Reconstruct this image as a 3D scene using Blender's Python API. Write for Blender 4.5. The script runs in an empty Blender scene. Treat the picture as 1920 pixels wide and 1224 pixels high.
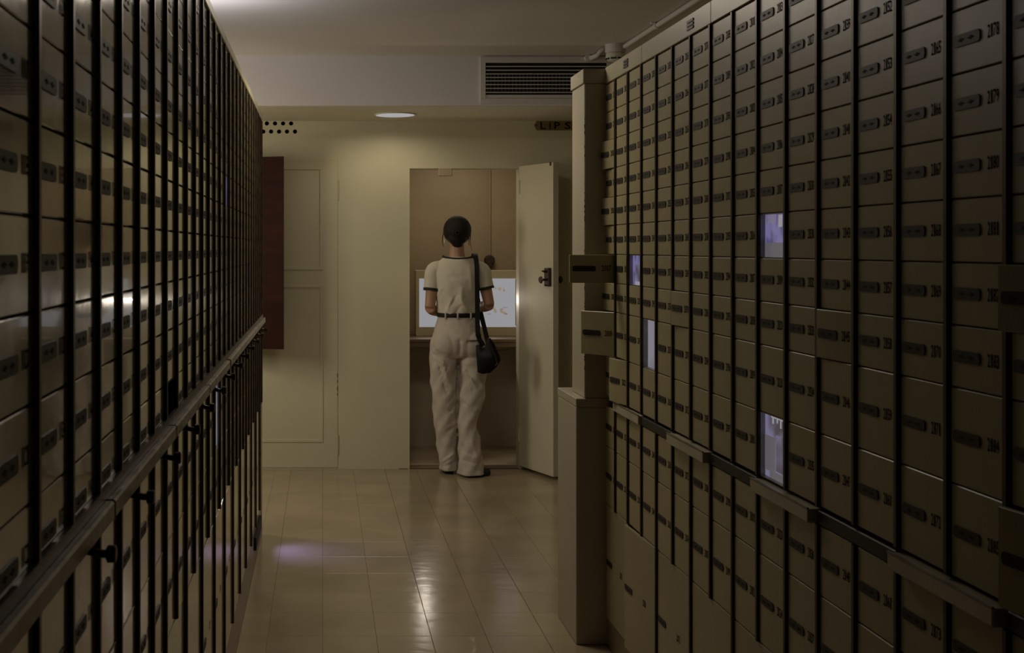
import bpy, bmesh, math, random
from mathutils import Vector, Matrix
random.seed(7)
S = bpy.context.scene
C = S.collection

# ------------------------------------------------------------------ camera, world, exposure, large lights
F = 2350.0; H = 1.45; VX, VY = 605.0, 464.0        # focal length in pixels, eye height, vanishing point
cd = bpy.data.cameras.new('camera'); cam = bpy.data.objects.new('camera', cd); C.objects.link(cam)
cam.location = (0, 0, H); cam.rotation_euler = (math.radians(90), 0, 0)
cd.sensor_width = 36.0; cd.lens = F / 1920 * 36.0
cd.shift_x = (960 - VX) / 1920; cd.shift_y = -(612 - VY) / 1920
cd.clip_start = 0.05; cd.clip_end = 60
cd.dof.use_dof = True; cd.dof.focus_distance = 5.0; cd.dof.aperture_fstop = 14
S.camera = cam
w = bpy.data.worlds.new('world'); S.world = w; w.use_nodes = True
w.node_tree.nodes['Background'].inputs[0].default_value = (0.30, 0.27, 0.24, 1)
w.node_tree.nodes['Background'].inputs[1].default_value = 0.02
S.view_settings.view_transform = 'Standard'; S.view_settings.look = 'None'
S.view_settings.exposure = 0.0; S.view_settings.gamma = 1.0; S.view_settings.use_curve_mapping = False

WARM = (1.0, 0.80, 0.50); COOL = (0.86, 0.88, 1.0)
def light(name, kind, loc, energy, col, aim=None, **kw):
    d = bpy.data.lights.new(name, kind); d.energy = energy; d.color = col
    for k, v in kw.items(): setattr(d, k, v)
    o = bpy.data.objects.new(name, d); C.objects.link(o); o.location = loc
    if aim is not None:
        o.rotation_euler = (Vector(aim) - Vector(loc)).to_track_quat('-Z', 'Y').to_euler()
    return o
E_DOWN, E_AISLE, E_ROOM, E_SIDE, E_TABLE, E_PURPLE = 1.1, 13.5, 12.0, 12.0, 1.35, 0.55
for k, (dx, dy) in enumerate(((-.07, 0), (.07, 0), (0, -.06), (0, .06))):   # lamps of the round downlight in the soffit
    light('downlight_lamp', 'SPOT', (0.451 + dx, 7.80 + dy, 2.262), E_DOWN, (1.0, 0.86, 0.60), (0.451 + dx, 7.80 + dy, 0),
          spot_size=math.radians(168), spot_blend=0.6, shadow_soft_size=0.0)
light('uplight_lamp', 'AREA', (-1.18, 5.5, 2.23), E_AISLE, (0.93, 0.92, 1.0), (-1.10, 5.5, 5), shape='RECTANGLE', size=0.22, size_y=1.6)
light('aisle_ceiling_lamp', 'AREA', (0.30, 5.2, 2.56), E_ROOM, (1.0, 0.87, 0.70), (0.35, 5.2, 0), shape='RECTANGLE', size=0.6, size_y=0.6)
light('side_room_lamp', 'AREA', (-1.5, 6.9, 1.6), E_SIDE, (1.0, 0.88, 0.68), (0.9, 8.1, 0.9), shape='RECTANGLE', size=0.5, size_y=0.9)
for dx in (0.72, 0.88, 1.04, 1.16):
    light('light_table_lamp', 'SPOT', (dx, 8.845, 1.08), E_TABLE, (1.0, 0.88, 0.72), (dx + .05, 7.5, 0.9),
          spot_size=math.radians(150), spot_blend=0.8, shadow_soft_size=0.0)

light('niche_fill_light', 'AREA', (0.98, 8.85, 2.19), 2.3, (1.0, 0.86, 0.66), (0.98, 8.95, 0), shape='RECTANGLE', size=0.5, size_y=0.2)  # added fill under the niche ceiling, standing in for the light box's glow

# ------------------------------------------------------------------ materials
def mat(name, col, rough=0.5, metal=0.0, var=0.0, scale=6.0, bump=0.0, bscale=30.0, col2=None, emit=None, estr=0.0, coat=0.0, spec=0.5, stretch=None):
    m = bpy.data.materials.new(name); m.use_nodes = True
    nt = m.node_tree; b = nt.nodes['Principled BSDF']
    b.inputs['Base Color'].default_value = (*col, 1); b.inputs['Roughness'].default_value = rough
    b.inputs['Metallic'].default_value = metal; b.inputs['Coat Weight'].default_value = coat
    b.inputs['Specular IOR Level'].default_value = spec
    tc = nt.nodes.new('ShaderNodeTexCoord'); mp = nt.nodes.new('ShaderNodeMapping')
    nt.links.new(tc.outputs['Object'], mp.inputs[0])
    if stretch: mp.inputs['Scale'].default_value = stretch
    if var > 0 or col2:
        n = nt.nodes.new('ShaderNodeTexNoise'); n.inputs['Scale'].default_value = scale; n.inputs['Detail'].default_value = 6
        nt.links.new(mp.outputs[0], n.inputs['Vector'])
        r = nt.nodes.new('ShaderNodeValToRGB')
        c2 = col2 or tuple(c * (1 - var) for c in col); c1 = tuple(min(1, c * (1 + var * .4)) for c in col)
        r.color_ramp.elements[0].position = .3; r.color_ramp.elements[1].position = .7
        r.color_ramp.elements[0].color = (*c2, 1); r.color_ramp.elements[1].color = (*c1, 1)
        nt.links.new(n.outputs['Fac'], r.inputs[0]); nt.links.new(r.outputs[0], b.inputs['Base Color'])
    if bump > 0:
        n2 = nt.nodes.new('ShaderNodeTexNoise'); n2.inputs['Scale'].default_value = bscale; n2.inputs['Detail'].default_value = 4
        nt.links.new(mp.outputs[0], n2.inputs['Vector'])
        bp = nt.nodes.new('ShaderNodeBump'); bp.inputs['Strength'].default_value = bump; bp.inputs['Distance'].default_value = .01
        nt.links.new(n2.outputs['Fac'], bp.inputs['Height']); nt.links.new(bp.outputs[0], b.inputs['Normal'])
    if emit:
        b.inputs['Emission Color'].default_value = (*emit, 1); b.inputs['Emission Strength'].default_value = estr
    return m
M = {}
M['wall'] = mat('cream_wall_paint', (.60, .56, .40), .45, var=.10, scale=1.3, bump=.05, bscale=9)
M['gloss_wall'] = mat('cream_gloss_paint', (.60, .56, .43), .33, var=.06, scale=2, bump=.05, bscale=6)
M['shelf'] = mat('pale_shelf_enamel', (.60, .54, .40), .4, var=.15, scale=9)
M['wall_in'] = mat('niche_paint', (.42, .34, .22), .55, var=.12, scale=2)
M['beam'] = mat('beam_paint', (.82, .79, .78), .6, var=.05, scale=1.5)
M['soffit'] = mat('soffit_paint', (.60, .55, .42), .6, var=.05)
M['ceiling'] = mat('ceiling_paint', (.64, .60, .55), .6, var=.08, scale=1.2)
M['door'] = mat('cream_enamel', (.45, .40, .225), .36, var=.16, scale=5, bump=.05, bscale=14)
M['door_l'] = mat('glossy_cream_enamel', (.46, .40, .26), .13, var=.3, scale=5, bump=.07, bscale=9, spec=.7, coat=.5)
M['door_b'] = mat('cream_enamel_low', (.44, .38, .24), .34, var=.16, scale=3, bump=.05, bscale=14)
M['head'] = mat('header_paint', (.50, .46, .31), .38, var=.1)
M['carcass'] = mat('dark_carcass', (.045, .032, .02), .6)
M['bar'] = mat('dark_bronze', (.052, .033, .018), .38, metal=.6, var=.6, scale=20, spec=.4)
M['plate'] = mat('grey_lock_metal', (.036, .036, .031), .5, metal=.2, var=.35, scale=60, spec=.3)
M['hole'] = mat('black_hole', (.004, .004, .004), .8)
M['ink'] = mat('dark_brown_ink', (.010, .006, .003), .9, spec=.08)
M['steel'] = mat('dull_steel', (.30, .28, .25), .38, metal=.6, var=.4, scale=14)
M['rail'] = mat('worn_rail_metal', (.34, .31, .27), .40, metal=.45, var=.45, scale=18)
M['pillar'] = mat('pillar_enamel', (.46, .42, .32), .30, var=.08, scale=3, bump=.03)
M['plinth'] = mat('plinth_brown', (.23, .17, .10), .35, var=.15)
M['wood'] = mat('dark_red_wood', (.030, .007, .003), .7, spec=.15, var=.4, scale=3, stretch=(1, 1, 9))
M['white'] = mat('white_metal', (.70, .67, .63), .4)
M['white2'] = mat('white_plastic', (.70, .67, .60), .35)
M['black'] = mat('matt_black', (.006, .006, .006), .7)
M['gold'] = mat('brass_plaque', (.30, .22, .09), .4, metal=.5, var=.3, scale=20)
M['counter'] = mat('counter_brown', (.16, .11, .065), .35, var=.2)
M['under'] = mat('under_panel', (.66, .56, .42), .55, var=.15, scale=3)
M['lock'] = mat('lock_iron', (.08, .055, .045), .4, metal=.6)
M['skin'] = mat('skin', (.42, .24, .155), .5, var=.06, scale=20)
M['hair'] = mat('dark_hair', (.010, .006, .004), .6, spec=.25, var=.4, scale=30, stretch=(8, 1, 1), bump=.4, bscale=60)
M['shirt'] = mat('ivory_jersey', (.62, .57, .47), .85, var=.05, scale=20, bump=.15, bscale=250)
M['trim_b'] = mat('black_rib', (.012, .010, .010), .8)
M['trouser'] = mat('stone_cotton', (.53, .475, .41), .85, var=.08, scale=25, bump=.1, bscale=300)
M['bag'] = mat('black_leather', (.006, .006, .007), .62, spec=.3, bump=.1, bscale=120)
M['shoe'] = mat('black_shoe', (.012, .012, .014), .5)
M['eye'] = mat('eye_white', (.7, .68, .65), .2)
M['lip'] = mat('lip', (.4, .14, .11), .5)
def floor_mat():
    m = bpy.data.materials.new('waxed_lino'); m.use_nodes = True; nt = m.node_tree; b = nt.nodes['Principled BSDF']
    g = nt.nodes.new('ShaderNodeNewGeometry')
    n = nt.nodes.new('ShaderNodeTexNoise'); n.inputs['Scale'].default_value = 3; n.inputs['Detail'].default_value = 7
    nt.links.new(g.outputs['Position'], n.inputs['Vector'])
    r = nt.nodes.new('ShaderNodeValToRGB'); r.color_ramp.elements[0].position = .3; r.color_ramp.elements[1].position = .72
    r.color_ramp.elements[0].color = (.33, .265, .17, 1); r.color_ramp.elements[1].color = (.42, .35, .235, 1)
    nt.links.new(n.outputs['Fac'], r.inputs[0])
    at = nt.nodes.new('ShaderNodeObjectInfo'); hs = nt.nodes.new('ShaderNodeHueSaturation')
    mr = nt.nodes.new('ShaderNodeMapRange'); mr.inputs[3].default_value = .93; mr.inputs[4].default_value = 1.04
    nt.links.new(at.outputs['Random'], mr.inputs[0]); nt.links.new(mr.outputs[0], hs.inputs['Value'])
    nt.links.new(r.outputs[0], hs.inputs['Color']); nt.links.new(hs.outputs[0], b.inputs['Base Color'])
    b.inputs['Roughness'].default_value = .17; b.inputs['Specular IOR Level'].default_value = .6
    mp = nt.nodes.new('ShaderNodeMapping'); mp.inputs['Scale'].default_value = (9, 16, 1)
    nt.links.new(g.outputs['Position'], mp.inputs[0])
    n2 = nt.nodes.new('ShaderNodeTexNoise'); n2.inputs['Scale'].default_value = 1.0; n2.inputs['Detail'].default_value = 2
    nt.links.new(mp.outputs[0], n2.inputs['Vector'])
    bp = nt.nodes.new('ShaderNodeBump'); bp.inputs['Strength'].default_value = .12; bp.inputs['Distance'].default_value = .01
    nt.links.new(n2.outputs['Fac'], bp.inputs['Height']); nt.links.new(bp.outputs[0], b.inputs['Normal'])
    return m
M['floor'] = floor_mat()
def screen_mat(name, c1, c2, scale, strength):
    m = bpy.data.materials.new(name); m.use_nodes = True; nt = m.node_tree; b = nt.nodes['Principled BSDF']
    tc = nt.nodes.new('ShaderNodeTexCoord'); v = nt.nodes.new('ShaderNodeTexNoise'); v.inputs['Scale'].default_value = scale
    v.inputs['Detail'].default_value = 1
    nt.links.new(tc.outputs['Object'], v.inputs['Vector'])
    r = nt.nodes.new('ShaderNodeValToRGB'); r.color_ramp.elements[0].position = .38; r.color_ramp.elements[1].position = .58
    r.color_ramp.elements[0].color = (*c1, 1); r.color_ramp.elements[1].color = (*c2, 1)
    nt.links.new(v.outputs['Fac'], r.inputs[0]); nt.links.new(r.outputs[0], b.inputs['Emission Color'])
    b.inputs['Emission Strength'].default_value = strength; b.inputs['Base Color'].default_value = (.02, .02, .02, 1)
    b.inputs['Roughness'].default_value = .3
    return m
M['scr_purple'] = screen_mat('purple_display', (.07, .062, .14), (.145, .13, .27), 22, 1.0)
M['scr_grey'] = screen_mat('pale_display', (.13, .125, .15), (.20, .19, .22), 5, 1.0)
M['scr_mix'] = screen_mat('dim_display', (.055, .045, .055), (.15, .14, .22), 10, 1.0)
M['pic_pale'] = mat('pale_picture', (.02, .02, .02), .3, emit=(.25, .24, .27), estr=1.0)
M['pic_grey'] = mat('grey_picture', (.02, .02, .02), .3, emit=(.095, .09, .10), estr=1.0)
M['table'] = mat('light_panel', (.1, .1, .1), .4, emit=(.93, .93, 1.0), estr=.29)
M['disc'] = mat('lamp_disc', (.2, .2, .2), .4, emit=(.95, .93, 1.0), estr=.34)
M['draw_o'] = mat('orange_print', (.1, .1, .1), .4, emit=(1.0, .75, .55), estr=.24)
M['draw_y'] = mat('yellow_print', (.1, .1, .1), .4, emit=(1.0, .9, .6), estr=.24)
M['draw_r'] = mat('red_print', (.1, .1, .1), .4, emit=(.75, .3, .25), estr=.2)
M['tube'] = mat('lamp_tube', (.8, .8, .8), .4, emit=(.9, .92, 1.0), estr=1.0)

# ------------------------------------------------------------------ helpers
def link(name, me, m=None, parent=None, loc=None):
    o = bpy.data.objects.new(name, me); C.objects.link(o)
    if m is not None and me is not None and len(me.materials) == 0: me.materials.append(m)
    if parent is not None: o.parent = parent
    if loc is not None: o.location = loc
    return o
def wpos(o):
    v = Vector(o.location)
    while o.parent is not None: o = o.parent; v = v + o.location
    return v
def obj(name, bm, m, parent=None, smooth=False, origin=None):
    """one mesh object; bm is in world coordinates, origin = where its own origin goes"""
    me = bpy.data.meshes.new(name)
    og = Vector(origin) if origin is not None else (wpos(parent) if parent is not None else Vector((0, 0, 0)))
    bmesh.ops.translate(bm, verts=bm.verts, vec=-og)
    bmesh.ops.recalc_face_normals(bm, faces=bm.faces)
    bm.to_mesh(me); bm.free()
    for p in me.polygons: p.use_smooth = smooth
    for x in (m if isinstance(m, (list, tuple)) else [m]): me.materials.append(x)
    o = bpy.data.objects.new(name, me); C.objects.link(o)
    if parent is not None:
        o.parent = parent; o.location = og - wpos(parent)
    else: o.location = og
    return o
def tag(o, label=None, cat=None, group=None, kind=None):
    if label: o['label'] = label
    if cat: o['category'] = cat
    if group: o['group'] = group
    if kind: o['kind'] = kind
    return o
def empty(name, loc): 
    o = bpy.data.objects.new(name, None); C.objects.link(o); o.location = loc; o.empty_display_size = .1
    return o
def NB(): return bmesh.new()
def box(bm, a, b, bev=0.0, mi=0):
    x0, y0, z0 = a; x1, y1, z1 = b
    vs = [bm.verts.new(p) for p in ((x0,y0,z0),(x1,y0,z0),(x1,y1,z0),(x0,y1,z0),(x0,y0,z1),(x1,y0,z1),(x1,y1,z1),(x0,y1,z1))]
    fs = [bm.faces.new([vs[i] for i in q]) for q in ((0,3,2,1),(4,5,6,7),(0,1,5,4),(1,2,6,5),(2,3,7,6),(3,0,4,7))]
    for f in fs: f.material_index = mi
    if bev > 0:
        es = list({e for f in fs for e in f.edges})
        bmesh.ops.bevel(bm, geom=es, offset=bev, segments=1, affect='EDGES', clamp_overlap=True)
    return vs
def prism(bm, pts, axis, a, b, mi=0):
    """extrude 2-D outline; axis 'x': pts=(y,z), 'y': pts=(x,z), 'z': pts=(x,y)"""
    def P(p, t): return (t, p[0], p[1]) if axis == 'x' else ((p[0], t, p[1]) if axis == 'y' else (p[0], p[1], t))
    A = [bm.verts.new(P(p, a)) for p in pts]; B = [bm.verts.new(P(p, b)) for p in pts]
    fs = [bm.faces.new(A), bm.faces.new(B[::-1])]
    n = len(pts)
    for i in range(n): fs.append(bm.faces.new((A[i], B[i], B[(i+1) % n], A[(i+1) % n])))
    for f in fs: f.material_index = mi
def tube(bm, pts, r, n=10, cap=True, mi=0):
    pts = [Vector(p) for p in pts]; rr = r if isinstance(r, (list, tuple)) else [r] * len(pts)
    rings = []; up = None
    for i, p in enumerate(pts):
        d = (pts[min(i+1, len(pts)-1)] - pts[max(i-1, 0)]).normalized()
        if up is None:
            up = Vector((0, 0, 1)) if abs(d.z) < .9 else Vector((0, 1, 0))
        u = (up - d * up.dot(d)).normalized(); v = d.cross(u); up = u
        rings.append([bm.verts.new(p + rr[i] * (math.cos(t) * u + math.sin(t) * v)) for t in [2*math.pi*k/n for k in range(n)]])
    for a, b in zip(rings, rings[1:]):
        for k in range(n):
            f = bm.faces.new((a[k], a[(k+1) % n], b[(k+1) % n], b[k])); f.material_index = mi
    if cap:
        bm.faces.new(rings[0][::-1]).material_index = mi; bm.faces.new(rings[-1]).material_index = mi
def cr(vals, t):
    n = len(vals) - 1; x = t * n; i = min(int(x), n - 1); u = x - i
    p0, p1, p2, p3 = vals[max(i-1, 0)], vals[i], vals[i+1], vals[min(i+2, n)]
    return tuple(.5 * (2*b + (c - a)*u + (2*a - 5*b + 4*c - d)*u*u + (-a + 3*b - 3*c + d)*u**3) for a, b, c, d in zip(p0, p1, p2, p3))
def loft(bm, rings, n=28, steps=6, cap=True, fn=None, mi=0):
    """rings of (cx, cy, cz, rx, ry), smoothed; fn(angle, z) -> radial offset"""
    R = []; tot = (len(rings) - 1) * steps
    for s in range(tot + 1):
        cx, cy, cz, rx, ry = cr(rings, s / tot)
        ring = []
        for k in range(n):
            t = 2*math.pi*k/n; o = fn(t, cz) if fn else 0
            ring.append(bm.verts.new((cx + (rx + o) * math.cos(t), cy + (ry + o) * math.sin(t), cz)))
        R.append(ring)
    for a, b in zip(R, R[1:]):
        for k in range(n): bm.faces.new((a[k], a[(k+1) % n], b[(k+1) % n], b[k])).material_index = mi
    if cap:
        bm.faces.new(R[0][::-1]); bm.faces.new(R[-1])
def ball(bm, c, r, rot=None, seg=20):
    mt = Matrix.Translation(c) @ (rot or Matrix.Identity(4)) @ Matrix.Diagonal((*r, 1))
    bmesh.ops.create_uvsphere(bm, u_segments=seg, v_segments=seg // 2, radius=1, matrix=mt)
def lathe(bm, prof, c, axis='z', n=24, mi=0):
    R = []
    for (r, t) in prof:
        ring = []
        for k in range(n):
            a = 2*math.pi*k/n; u, v = r*math.cos(a), r*math.sin(a)
            p = (u, v, t) if axis == 'z' else ((t, u, v) if axis == 'x' else (u, t, v))
            ring.append(bm.verts.new((c[0]+p[0], c[1]+p[1], c[2]+p[2])))
        R.append(ring)
    for a, b in zip(R, R[1:]):
        for k in range(n): bm.faces.new((a[k], a[(k+1) % n], b[(k+1) % n], b[k])).material_index = mi
    bm.faces.new(R[0][::-1]).material_index = mi; bm.faces.new(R[-1]).material_index = mi
def PX(x, Y): return (x - VX) / F * Y
def PZ(y, Y): return H - (y - VY) / F * Y
def struct(name, bm, m, **k): return tag(obj(name, bm, m, **k), kind='structure')
def sbox(name, a, b, m, bev=0, **k):
    bm = NB(); box(bm, a, b, bev); return struct(name, bm, m, **k)

# ------------------------------------------------------------------ setting
YB = 8.211; YBEAM = 7.347; ZC = 2.5755; ZS = 2.2816
fl = sbox('floor', (-4, -2, -.05), (4, 9.6, -.004), M['plinth'])
xs = [-.31, -.205, 0, .2, .4055, .611, .83, 1.034, 1.24, 1.45]
ys = []; y = 3.78
while y < YB - .02:
    ys.append(y); y += .30
ys.append(YB)
cache = {}
for i, (x0, x1) in enumerate(zip(xs, xs[1:])):
    for j, (y0, y1) in enumerate(zip(ys, ys[1:])):
        g = .0005; gr = .0016 if i in (3, 4, 5) else g
        key = (round(x1-x0, 3), round(y1-y0, 3), gr)
        if key not in cache:
            bm = NB(); box(bm, (g, g*.8, -.004), (x1-x0-gr, y1-y0-g*.8, 0), .0006)
            me = bpy.data.meshes.new('tile'); bm.to_mesh(me); bm.free(); me.materials.append(M['floor']); cache[key] = me
        o = bpy.data.objects.new('tile', cache[key]); C.objects.link(o); o.parent = fl
        o.location = (x0, y0, random.uniform(0, .0001)); o.rotation_euler = (random.uniform(-.0003, .0003), random.uniform(-.0003, .0003), 0)
bm = NB(); box(bm, (-4, -2, -.004), (-.31, YB, 0)); box(bm, (1.45, -2, -.004), (4, YB, 0)); box(bm, (-.31, -2, -.004), (1.45, 3.779, 0))
obj('floor_covering', bm, M['floor'], parent=fl)
bm = NB(); box(bm, (.50, YB, -.004), (1.46, 9.40, .003)); obj('niche_floor', bm, M['under'], parent=fl)

sbox('ceiling', (-4, -2, ZC), (4, YBEAM, ZC + .1), M['ceiling'])
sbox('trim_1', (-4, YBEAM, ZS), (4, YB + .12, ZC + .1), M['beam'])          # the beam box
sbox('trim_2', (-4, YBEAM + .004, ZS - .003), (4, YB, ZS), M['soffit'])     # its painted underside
sbox('wall_left', (-4.1, -2, 0), (-4, YB, ZC), M['wall'])
sbox('wall_right', (4, -2, 0), (4.1, YB, ZC), M['wall'])
sbox('wall_front', (-4.1, -2.1, 0), (4.1, -2, ZC), M['wall'])
NX0, NX1, NZ = .5695, 1.286, 1.967
bm = NB()
box(bm, (-4, YB, 0), (NX0, YB + .12, ZS)); box(bm, (NX1, YB, 0), (4, YB + .12, ZS)); box(bm, (NX0, YB, NZ), (NX1, YB + .12, ZS))
wb = struct('wall_back', bm, M['wall'])
for px, py in [(500.3, 231.5), (515.6, 231.5), (530.6, 231.5), (545.6, 231.5), (485, 231.5), (470, 231.5), (493.5, 246.7), (508.2, 246.7), (523.2, 246.7), (538, 246.7), (553, 246.7), (478, 246.7)]:
    bm = NB(); c = (PX(px, YB), YB, PZ(py, YB)); lathe(bm, [(.0135, -.0015), (.012, -.0015)], c, 'y', 14)
    obj('vent_hole', bm, M['black'], parent=wb, origin=c)
# niche shell
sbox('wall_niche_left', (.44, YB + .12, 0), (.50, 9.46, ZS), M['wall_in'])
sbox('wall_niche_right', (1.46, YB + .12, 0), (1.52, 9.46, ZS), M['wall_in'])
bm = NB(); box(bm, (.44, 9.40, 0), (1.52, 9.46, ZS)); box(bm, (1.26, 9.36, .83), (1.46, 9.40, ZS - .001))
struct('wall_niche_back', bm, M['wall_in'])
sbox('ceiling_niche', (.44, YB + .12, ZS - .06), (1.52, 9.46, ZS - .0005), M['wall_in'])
sbox('wall_niche_lower', (.50, 9.135, .003), (1.46, 9.16, .80), M['under'])
sbox('trim_3', (NX0, YB, 0), (NX1, YB + .12, .006), M['plinth'])            # threshold
bm = NB(); g = .012
box(bm, (NX0 - g, YB - .003, 0), (NX0, YB + .02, NZ + g)); box(bm, (NX0, YB - .003, NZ), (NX1, YB + .02, NZ + g))
struct('trim_4', bm, M['wall'])

# panelled door painted shut on the back wall
d1 = empty('door_1', (PX(560, YB), YB, 0)); tag(d1, kind='structure')
xr = PX(633, YB); xl = -.86
bm = NB(); box(bm, (xl, YB - .004, .009), (xr, YB, 2.02), .001); leaf = obj('door_leaf', bm, M['wall'], parent=d1)
def molding(x0, x1, z0, z1, w_=.022, d=.005):
    bm = NB(); yy = YB - .004
    for (a, b) in (((x0, z0), (x1, z0 + w_)), ((x0, z1 - w_), (x1, z1)), ((x0, z0 + w_), (x0 + w_, z1 - w_)), ((x1 - w_, z0 + w_), (x1, z1 - w_))):
        box(bm, (a[0], yy - d, a[1]), (b[0], yy, b[1]), .002)
    obj('panel_molding', bm, M['wall'], parent=d1)
molding(-.77, PX(606, YB), PZ(506, YB), PZ(312, YB)); molding(-.77, PX(606, YB), PZ(829, YB), PZ(533, YB))
for (y0, y1) in ((337, 376), (815, 852)):
    bm = NB(); cx = PX(633.5, YB); tube(bm, [(cx, YB - .002, PZ(y1, YB)), (cx, YB - .002, PZ(y0, YB))], .0055, 8)
    obj('hinge', bm, M['head'], parent=d1)
for (y0, y1) in ((700, 707), (712, 717), (724, 733), (737, 741)):
    bm = NB(); cx = PX(632.5, YB); box(bm, (cx - .0018, YB - .0055, PZ(y1, YB)), (cx + .0018, YB - .003, PZ(y0, YB))); obj('paint_crack', bm, M['carcass'], parent=d1)

# open niche door with its lock
YD, XD = 7.80, PX(1037, 7.80)
hx, hy = NX1, YB - .002
d2 = empty('door_2', (hx, hy, 0)); tag(d2, kind='structure')
dv = Vector((XD - hx, YD - hy, 0)); L = dv.length; dv.normalize(); nv = Vector((dv.y, -dv.x, 0))   # nv points left/front
if nv.x > 0: nv = -nv
def dpt(s, n, z): return Vector((hx, hy, 0)) + dv * s + nv * n + Vector((0, 0, z))
def dbox(bm, s0, s1, n0, n1, z0, z1, bev=0, mi=0):
    vs = box(bm, (s0, n0, z0), (s1, n1, z1), 0, mi)
    for v in vs: v.co = dpt(*v.co)
    if bev: bmesh.ops.bevel(bm, geom=list({e for v in vs for e in v.link_edges}), offset=bev, segments=1, affect='EDGES')
bm = NB(); dbox(bm, 0, L, -.04, 0, .022, 1.982, .002); obj('door_leaf', bm, M['gloss_wall'], parent=d2)
bm = NB(); dbox(bm, L - .075, L - .018, .0, .022, PZ(537, 7.82), PZ(502, 7.82), .004); lk = obj('lock_case', bm, M['lock'], parent=d2)
zk = PZ(524.5, 7.82)
bm = NB(); tube(bm, [dpt(L - .045, .02, zk), dpt(L - .045, .055, zk), dpt(L - .045, .060, zk), dpt(L - .045, .068, zk)], [.007, .008, .024, .018], 12); obj('knob', bm, M['lock'], parent=lk)
bm = NB(); tube(bm, [dpt(L - .045, -.04, zk), dpt(L - .045, -.072, zk), dpt(L - .045, -.078, zk), dpt(L - .045, -.086, zk)], [.007, .007, .024, .018], 12); obj('knob', bm, M['lock'], parent=lk)
zb_ = PZ(509, 7.82)
bm = NB(); tube(bm, [dpt(L - .045, .02, zb_), dpt(L - .045, .035, zb_), dpt(L - .045, .055, zb_ + .004)], [.008, .008, .003], 8); obj('bolt', bm, M['lock'], parent=lk)
zb_ = PZ(535, 7.82)
bm = NB(); tube(bm, [dpt(L - .045, .02, zb_), dpt(L - .045, .034, zb_)], [.005, .004], 8); obj('bolt', bm, M['lock'], parent=lk)
bm = NB(); dbox(bm, L - .035, L - .02, 0, .006, PZ(310, 7.8), PZ(303, 7.8) , .001); obj('catch', bm, M['lock'], parent=d2)
for z in (.18, 1.80):
    bm = NB(); tube(bm, [(hx, hy - .008, z), (hx, hy - .008, z + .09)], .007, 8); obj('hinge', bm, M['wall'], parent=d2)
bm = NB(); box(bm, (PX(822, YB), YB - .004, PZ(330, YB)), (PX(848, YB), YB + .03, NZ), .004)
tag(obj('door_closer', bm, M['wall_in']), 'small cream bracket under the lintel above the woman', 'bracket')

# ------------------------------------------------------------------ deposit cabinets
font_digits = {}
def digit(ch):
    if ch not in font_digits:
        cu = bpy.data.curves.new('t', 'FONT'); cu.body = ch; cu.resolution_u = 2; cu.offset = .014
        o = bpy.data.objects.new('t', cu); me = bpy.data.meshes.new_from_object(o)
        vs = [v.co.copy() for v in me.vertices]; ps = [tuple(p.vertices) for p in me.polygons]
        x0 = min(v.x for v in vs); x1 = max(v.x for v in vs); y0 = min(v.y for v in vs); y1 = max(v.y for v in vs)
        font_digits[ch] = ([((v.x-x0)/(x1-x0), (v.y-y0)/(y1-y0)) for v in vs], ps)
        bpy.data.objects.remove(o); bpy.data.curves.remove(cu); bpy.data.meshes.remove(me)
    return font_digits[ch]
def number_mesh(txt, wid=.034, hei=.021):
    V, P = [], []; cw = wid / len(txt)
    for i, ch in enumerate(txt):
        vs, ps = digit(ch); b = len(V); dw = cw * (.42 if ch == '1' else .84)
        for (u, v) in vs: V.append((0, -(i * cw + (cw - dw) / 2 + u * dw), (v - .5) * hei))
        P += [tuple(b + k for k in p) for p in ps]
    me = bpy.data.meshes.new('number'); me.from_pydata(V, [], P); me.materials.append(M['ink']); return me
def plate_mesh():
    bm = NB(); l, h_ = .082, .0195; r = .006; pts = []
    for (cx, cz, a0) in ((-r, h_/2 - r, 0), (-l + r, h_/2 - r, 90), (-l + r, -h_/2 + r, 180), (-r, -h_/2 + r, 270)):
        for k in range(3):
            a = math.radians(a0 + 45 * k); pts.append((cx + r * math.cos(a), cz + r * math.sin(a)))
    prism(bm, pts, 'x', -.0022, 0)
    for cy in (-.026, -.056):
        prism(bm, [(cy + .0042 * math.cos(t), .0035 * math.sin(t)) for t in [k * math.pi / 3 for k in range(6)]], 'x', -.0027, -.002, 1)
        prism(bm, [(cy - .009, -.0013), (cy + .009, -.0013), (cy + .009, .0013), (cy - .009, .0013)], 'x', -.0026, -.002, 1)
    bmesh.ops.recalc_face_normals(bm, faces=bm.faces)
    me = bpy.data.meshes.new('lock_plate'); bm.to_mesh(me); bm.free(); me.materials.append(M['plate']); me.materials.append(M['hole']); return me
PLATE = plate_mesh(); door_cache = {}
DT = .010
def door_mesh(w_, h_, m):
    k = (round(w_, 4), round(h_, 4), m.name)
    if k not in door_cache:
        bm = NB(); g = .0012
        box(bm, (0, 0, g), (DT, w_, h_ - g), .0014)
        me = bpy.data.meshes.new('door'); bm.to_mesh(me); bm.free(); me.materials.append(m); door_cache[k] = me
    return door_cache[k]
def put_door(cab, hinge, w_, h_, side, theta, num, m, num_y=None):
    """hinge = world point at the bottom of the hinge line; side +1 right bank, -1 left bank"""
    o = link('door', door_mesh(w_, h_, m)); o.parent = cab; o.location = Vector(hinge) - cab.location
    rz = 0 if side > 0 else math.pi
    o.rotation_euler = (0, random.uniform(-.002, .002), rz + theta + random.uniform(0, .005 if side > 0 else .010))
    p = link('lock_plate', PLATE, parent=o, loc=(0, w_ - .010, h_ / 2 + .001))
    ny = w_ - .112 if num_y is None else num_y
    n = link('number', number_mesh(num), parent=o, loc=(-.0006, ny, h_ / 2 + .002))
    return o
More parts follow.
